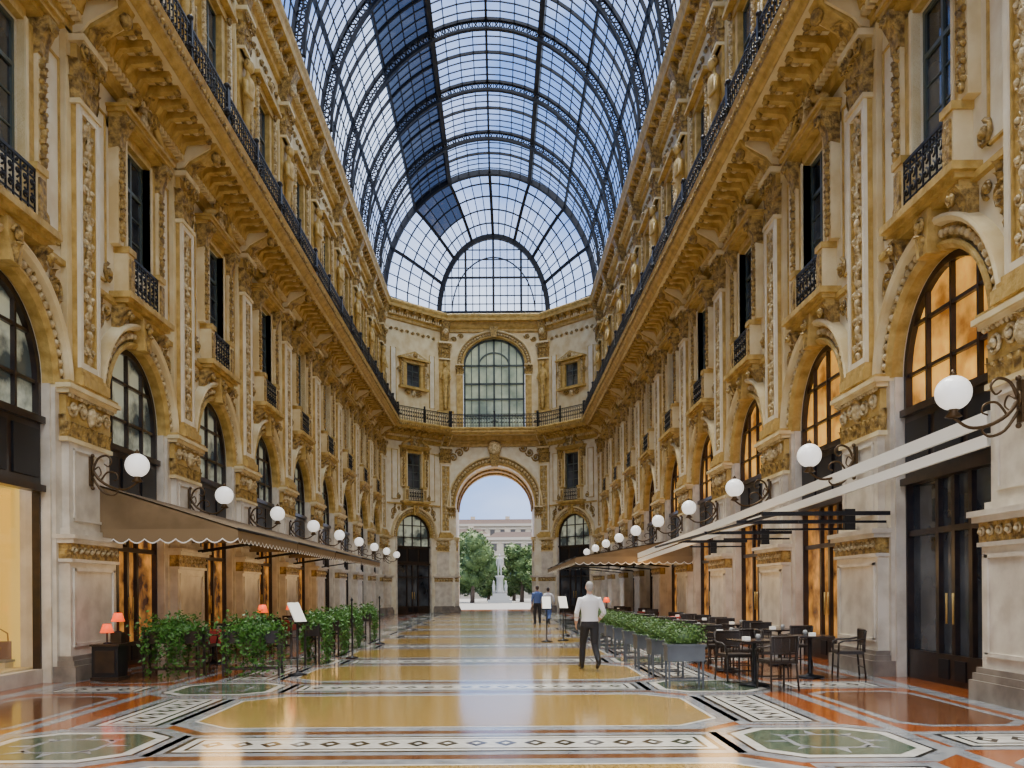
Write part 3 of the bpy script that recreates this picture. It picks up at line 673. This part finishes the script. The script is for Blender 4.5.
def menu_mesh():
    m=MB(); m.lathe([(.18,0),(.18,.02),(.03,.05),(.018,.1),(.018,1.05)],(0,0,0),'iron',12)
    m.add([(-.13,-.12,1.02),(.13,-.12,1.02),(.13,.12,1.38),(-.13,.12,1.38),(-.13,-.10,1.0),(.13,-.10,1.0),(.13,.14,1.36),(-.13,.14,1.36)],[(0,1,2,3),(7,6,5,4),(0,4,5,1),(1,5,6,2),(2,6,7,3),(3,7,4,0)],'paper_white')
    m.box(-.15,.15,-.15,-.11,.98,1.02,'iron'); return m.mesh('menu_stand')
MS=menu_mesh()
for x,y,a in ((-3.85,16.2,.9),(1.45,26,0),(2.0,26.6,.2)): inst(MS,'menu_stand',(x,y,.006),a)
def tlamp(m,x,y,z):
    m.lathe([(.07,0),(.07,.015),(.015,.03),(.012,.22)],(x,y,z),'iron',10); m.lathe([(.12,.2),(.07,.36)],(x,y,z),'lamp_red',12)
m=MB(); m.box(-.24,.24,-.2,.2,.02,.62,'iron'); m.box(-.27,.27,-.23,.23,.62,.66,'wood_dark'); m.box(-.26,.26,-.22,.22,0,.06,'wood_dark')
m.box(-.18,.18,-.212,-.2,.14,.54,'wood_dark'); tlamp(m,-.05,0,.66); tlamp(m,.1,.12,.86); m.box(.0,.2,.02,.22,.66,.86,'wood_dark')
m.obj('host_podium',(-7.15,15.6,.006))
for x,y in ((-4.9,17.6),(-4.95,20.2),(3.6,28.5)):
    m=MB(); m.lathe([(.2,0),(.2,.02),(.03,.05),(.025,.9),(.16,.93),(.16,.96)],(0,0,0),'wood_dark',12); tlamp(m,0,0,.96); m.obj('lamp_stand',(x,y,.006))
for x,y in ((-3.5,20.2),(-3.6,25.6),(2.3,29.5)):
    m=MB(); m.lathe([(.15,0),(.15,.02),(.03,.05),(.018,.1),(.018,1.35),(.035,1.38),(0.01,1.44)],(0,0,0),'iron',10); m.obj('rope_post',(x,y,.006))
m=MB(); m.prism([(-.26,0),(.26,0),(.21,.32),(-.21,.32)],-.08,.08,'handbag_leather'); m.tube([(-.12,0,.3),(-.11,0,.46),(0,0,.54),(.11,0,.46),(.12,0,.3)],.014,'handbag_leather',6); m.box(-.22,.22,-.09,-.075,.18,.31,'handbag_leather'); m.sph((0,-.09,.2),.02,'stone_gold',8,5); hbm=m.mesh('handbag')
m=MB(); m.box(-.3,.3,-.25,.25,0,.12,'stone_pale'); m.box(-.33,.33,-.28,.28,.10,.14,'marble_white'); pl=m.mesh('display_plinth')
for x,y in ((-8.95,15.25),(-9.1,13.6)): inst(pl,'display_plinth',(x,y,.28),pi/2); inst(hbm,'handbag',(x,y,.42),.5)
# ------------------------------------------------------------ people
def person(name,loc,rot,shirt,trs,hair,pose,h=1.76,sleeve=True,allm=None):
    m=MB(); T=lambda x: allm or x
    rings=[(.84,.15,.10),(.90,.168,.118),(.97,.17,.12),(1.05,.158,.112),(1.15,.163,.115),(1.28,.182,.12),(1.38,.192,.112),(1.44,.165,.095),(1.485,.09,.07)]
    sec=[r for r in rings if r[0]<=.99]; 
    def tor(rs,mt): m.grid([[(rx*math.cos(2*pi*k/20),ry*math.sin(2*pi*k/20),z) for k in range(20)] for z,rx,ry in rs],mt,True,True,True)
    tor(sec,T(trs)); tor([(z,rx+.008,ry+.008) for z,rx,ry in rings if z>=.95],T(shirt))
    m.tube([(0,0,1.44),(0,.005,1.52),(0,.015,1.60)],[.062,.055,.055],T('skin'),12); m.tube([(0,0,1.47),(0,0,1.505)],[.075,.066],T(shirt),12)
    m.sph((0,.015,1.66),(.073,.092,.105),T('skin'),16,12); m.sph((0,.04,1.60),(.052,.058,.05),T('skin'),12,8)
    m.sph((0,.0,1.685),(.080,.096,.092),T(hair),16,10); m.sph((0,-.035,1.645),(.070,.062,.075),T(hair),12,8); m.sph((0,.055,1.65),(.055,.055,.062),T('skin'),12,8)
    m.tube([(0,.10,1.675),(0,.125,1.64),(0,.105,1.632)],[.009,.014,.01],T('skin'),6)
    m.tube([(-.022,.103,1.605),(.022,.103,1.605)],[.007,.007],T('skin'),6)
    for sg in (-1,1): m.sph((sg*.077,.005,1.65),(.010,.02,.032),T('skin'),8,6)
    for sg,(sh,el,wr) in ((-1,pose['L']),(1,pose['R'])):
        sh,el,wr=Vector(sh),Vector(el),Vector(wr)
        m.tube([Vector((sg*.10,0,1.40)),sh,sh.lerp(el,.4),el],[.06,.066,.056,.047],T(shirt),12)
        mid=el.lerp(wr,.55)
        m.tube([el-(wr-el)*.05,el.lerp(wr,.3),wr],[.047,.045,.034],T(shirt if sleeve else 'skin'),12); m.tube([mid,wr,wr+(wr-el)*.1],[.033,.027,.027],T('skin'),10)
        d=(wr-el).normalized(); sd=Vector((0,1,0)); sd=(sd-d*sd.dot(d)).normalized(); nn=d.cross(sd)
        m.tube([wr,wr+d*.04,wr+d*.095],[.028,.040,.038],T('skin'),10,True,.5)
        for i,(o,L) in enumerate(((-.03,.062),(-.01,.075),(.01,.08),(.03,.07))):
            b=wr+d*.085+sd*o; c=b+d*L*.5-nn*sg*.006; e=c+d*L*.42-nn*sg*.02
            m.tube([b,c,e],[.010,.009,.0075],T('skin'),7)
        m.tube([wr+d*.03+sd*.03,wr+d*.06+sd*.058-nn*sg*.01,wr+d*.095+sd*.062-nn*sg*.02],[.013,.011,.009],T('skin'),7)
    for hp_,kn,an,toe in (pose['l'],pose['r']):
        hp_,kn,an,toe=map(Vector,(hp_,kn,an,toe))
        m.tube([hp_+Vector((0,0,.04)),hp_,hp_.lerp(kn,.5),kn,kn.lerp(an,.4),an],[.085,.095,.083,.066,.063,.055],T(trs),14)
        heel=an+(an-toe).normalized()*.05; heel.z=max(an.z-.05,.035)
        m.tube([an+Vector((0,0,.02)),an-Vector((0,0,.03))],[.045,.045],T('shoe_black'),10)
        m.tube([heel,an.lerp(toe,.35)-Vector((0,0,.015)),an.lerp(toe,.75),toe],[.036,.043,.04,.028],T('shoe_black'),10)
    me=m.mesh(name+'_src'); tmp=inst(me,'tmp_body'); md=tmp.modifiers.new('r','REMESH'); md.mode='VOXEL'; md.voxel_size=.0065; md.use_smooth_shade=True
    dg=bpy.context.evaluated_depsgraph_get(); ev=tmp.evaluated_get(dg); nm=bpy.data.meshes.new_from_object(ev)
    kd=kdtree.KDTree(len(m.f)); 
    for i,f in enumerate(m.f):
        c=Vector((0,0,0))
        for q in f: c+=Vector(m.v[q])
        kd.insert(c/len(f),i)
    kd.balance(); nm.materials.clear(); names=sorted(set(m.m)); 
    for q in names: nm.materials.append(MATS[q])
    for p in nm.polygons: p.material_index=names.index(m.m[kd.find(p.center)[1]]); p.use_smooth=True
    bpy.data.objects.remove(tmp); par=inst(nm,name,loc,rot,None,h/1.76)
    if not allm:
        e=MB()
        for sg in (-1,1): e.sph((sg*.028,.098,1.665),(.012,.010,.009),'eye',10,6)
        e.obj('eyes',(0,0,0),0,par)
    return par
walk={'L':((-.19,0,1.40),(-.28,-.07,1.15),(-.27,.05,.94)),'R':((.19,0,1.40),(.29,-.03,1.15),(.25,.17,1.02)),
 'l':((-.09,0,.90),(-.10,.20,.51),(-.11,.26,.09),(-.13,.42,.035)),'r':((.09,0,.90),(.09,-.03,.49),(.10,-.32,.19),(.10,-.20,.045))}
stand={'L':((-.19,0,1.40),(-.25,-.03,1.13),(-.24,.05,.88)),'R':((.19,0,1.40),(.25,-.03,1.13),(.24,.06,.89)),
 'l':((-.09,0,.90),(-.11,.03,.49),(-.11,-.01,.08),(-.13,.15,.035)),'r':((.09,0,.90),(.11,.02,.49),(.11,-.02,.08),(.13,.14,.035))}
person('man_walking',(1.80,16.9,.006),.12,'shirt_white','trousers_black','hair_grey',walk,1.74,True)
person('man_standing',(1.75,39,.006),.2,'shirt_blue','trousers_black','hair_dark',stand,1.78)
person('woman_walking',(2.3,39.8,.006),-.3,'shirt_light','shirt_blue','hair_dark',walk,1.70)
# ------------------------------------------------------------ outdoors
def tree(x,y,h,w,nm='tree'):
    m=MB(); m.tube([(0,0,0),(.1,0,h*.25),(0,.1,h*.6)],[.3,.22,.12],'bark',8)
    bl=[(random.gauss(0,w*.22),random.gauss(0,w*.22),h*(.26+.58*random.random()),w*random.uniform(.2,.34)) for _ in range(18)]
    for b in bl: m.sph(b[:3],b[3]*.85,'leaf_tree',8,6); m.tube([(0,0,h*.3),b[:3]],.07,'bark',5)
    def f():
        b=random.choice(bl); d=Vector((random.gauss(0,1),random.gauss(0,1),random.gauss(0,1))).normalized()*b[3]*random.uniform(.85,1.1); return (b[0]+d.x,b[1]+d.y,b[2]+d.z)
    leaves(m,4500,f,.22,'leaf_tree'); m.obj(nm,(x,y,-.02))
tree(-3.4,108,9.2,5.8); tree(3.0,112,8.4,4.0); tree(-7.5,114,10,7); tree(8,118,9,6); tree(5.4,110,6.5,4); tree(-1.5,124,5.5,3.6); tree(2.2,126,5.0,3.4)
m=MB(); s='marble_white'
for h,a,b in ((1.5,0,.4),(1.2,.4,.8),(.9,.8,1.2)): m.box(-h,h,-h,h,a,b,s)
m.lathe([(.6,1.2),(.55,1.5),(.45,1.6),(.42,3.0),(.55,3.2),(.55,3.4)],(0,0,0),s,8)
for sx in (-1,1):
    for sy in (-1,1): m.lathe([(.2,1.2),(.17,1.6),(.2,2.1),(.09,2.5),(.11,2.7),(.02,2.8)],(sx*.75,sy*.75,0),s,8)
mo=m.obj('monument',(.1,106,-.02))
st=person('statue_figure',(0,0,3.4),pi,'x','x','x',stand,2.7,True,'marble_white'); st.parent=mo
m=MB()
def facade(x0,x1,y,h,fl,nw,col):
    m.box(x0,x1,y,y+12,0,h,col); m.box(x0-.3,x1+.3,y-.4,y+12,h,h+.5,'facade_trim')
    m.prism([(x0,h+.5),(x1,h+.5),(x1-1.5,h+1.5),(x0+1.5,h+1.5)],y,y+12,'roof_tile')
    for f in range(fl):
        z=h*(f+.25)/fl; 
        for i in range(nw):
            u=x0+(x1-x0)*(i+.5)/nw; m.box(u-.5,u+.5,y-.05,y+.1,z,z+h/fl*.5,'window_far'); m.box(u-.75,u+.75,y-.25,y,z+h/fl*.53,z+h/fl*.6,'facade_trim')
        m.box(x0,x1,y-.15,y,h*f/fl-.1,h*f/fl+.15,'facade_trim')
    for i in range(5): u=x0+(x1-x0)*(i+.6)/5.2; m.box(u-.5,u+.5,y+3,y+4,h+1.2,h+2.4,'facade_far')
facade(-32,-2,165,12,4,13,'facade_far'); facade(-2,30,160,11,4,14,'facade_far'); facade(-18,22,185,15.5,5,18,'facade_far')
m.obj('distant_building')
# ------------------------------------------------------------ lights, world, camera
w=bpy.data.worlds.new('world'); bpy.context.scene.world=w; w.use_nodes=True; nt=w.node_tree; bg=nt.nodes['Background']
tc=nt.nodes.new('ShaderNodeTexCoord'); sp=nt.nodes.new('ShaderNodeSeparateXYZ'); nt.links.new(tc.outputs['Generated'],sp.inputs[0])
g=nt.nodes.new('ShaderNodeValToRGB'); e=g.color_ramp.elements; e[0].position=0; e[0].color=(.24,.38,.72,1); e[1].position=.7; e[1].color=(.12,.24,.58,1)
nt.links.new(sp.outputs['Z'],g.inputs['Fac'])
no=nt.nodes.new('ShaderNodeTexNoise'); no.inputs['Scale'].default_value=3.2; no.inputs['Detail'].default_value=8; mp=nt.nodes.new('ShaderNodeMapping'); mp.inputs['Scale'].default_value=(1,1,1.8)
nt.links.new(tc.outputs['Generated'],mp.inputs[0]); nt.links.new(mp.outputs[0],no.inputs['Vector'])
ad=nt.nodes.new('ShaderNodeMath'); ad.operation='MULTIPLY_ADD'; ad.inputs[1].default_value=.25; nt.links.new(sp.outputs['X'],ad.inputs[0]); nt.links.new(no.outputs['Fac'],ad.inputs[2])
cr=nt.nodes.new('ShaderNodeValToRGB'); cr.color_ramp.elements[0].position=.38; cr.color_ramp.elements[1].position=.63
nt.links.new(ad.outputs[0],cr.inputs['Fac'])
# clouds thin out toward the horizon
hz=nt.nodes.new('ShaderNodeMapRange'); hz.inputs['From Min'].default_value=.03; hz.inputs['From Max'].default_value=.35; hz.inputs['To Min'].default_value=.25; hz.inputs['To Max'].default_value=1
nt.links.new(sp.outputs['Z'],hz.inputs['Value'])
ml=nt.nodes.new('ShaderNodeMath'); ml.operation='MULTIPLY'; nt.links.new(cr.outputs['Color'],ml.inputs[0]); nt.links.new(hz.outputs['Result'],ml.inputs[1])
mx=nt.nodes.new('ShaderNodeMixRGB'); nt.links.new(ml.outputs[0],mx.inputs['Fac']); nt.links.new(g.outputs['Color'],mx.inputs['Color1']); mx.inputs['Color2'].default_value=(.80,.87,1,1)
nt.links.new(mx.outputs[0],bg.inputs['Color']); bg.inputs['Strength'].default_value=2.6
def sun(name,en,ang,rot,col):
    l=bpy.data.lights.new(name,'SUN'); l.energy=en; l.angle=math.radians(ang); l.color=col
    o=bpy.data.objects.new(name,l); bpy.context.scene.collection.objects.link(o); o.rotation_euler=[math.radians(a) for a in rot]; o.location=(0,0,40)
sun('sun',14.5,36,(-14,-7,0),(1,.92,.75))
sun('fill_sun',2.3,45,(48,0,0),(1,.90,.74))  # added fill light from behind the camera, brightens the end wall
for x in (-6.4,5.0):
    for y in (19.5,24.5,29.5,34.5):
        l=bpy.data.lights.new('awning_lamp','POINT'); l.energy=35; l.color=(1,.60,.23); l.shadow_soft_size=.45
        o=bpy.data.objects.new('awning_lamp',l); bpy.context.scene.collection.objects.link(o); o.location=(x,y,2.2)
cam=bpy.data.cameras.new('camera'); co=bpy.data.objects.new('camera',cam); bpy.context.scene.collection.objects.link(co)
cam.sensor_width=36; cam.lens=850/1024*36; cam.shift_x=13/1024; cam.shift_y=206/1024; cam.clip_end=600; cam.clip_start=.05
co.location=(0,0,1.6); co.rotation_euler=(pi/2,math.radians(.4),0); bpy.context.scene.camera=co
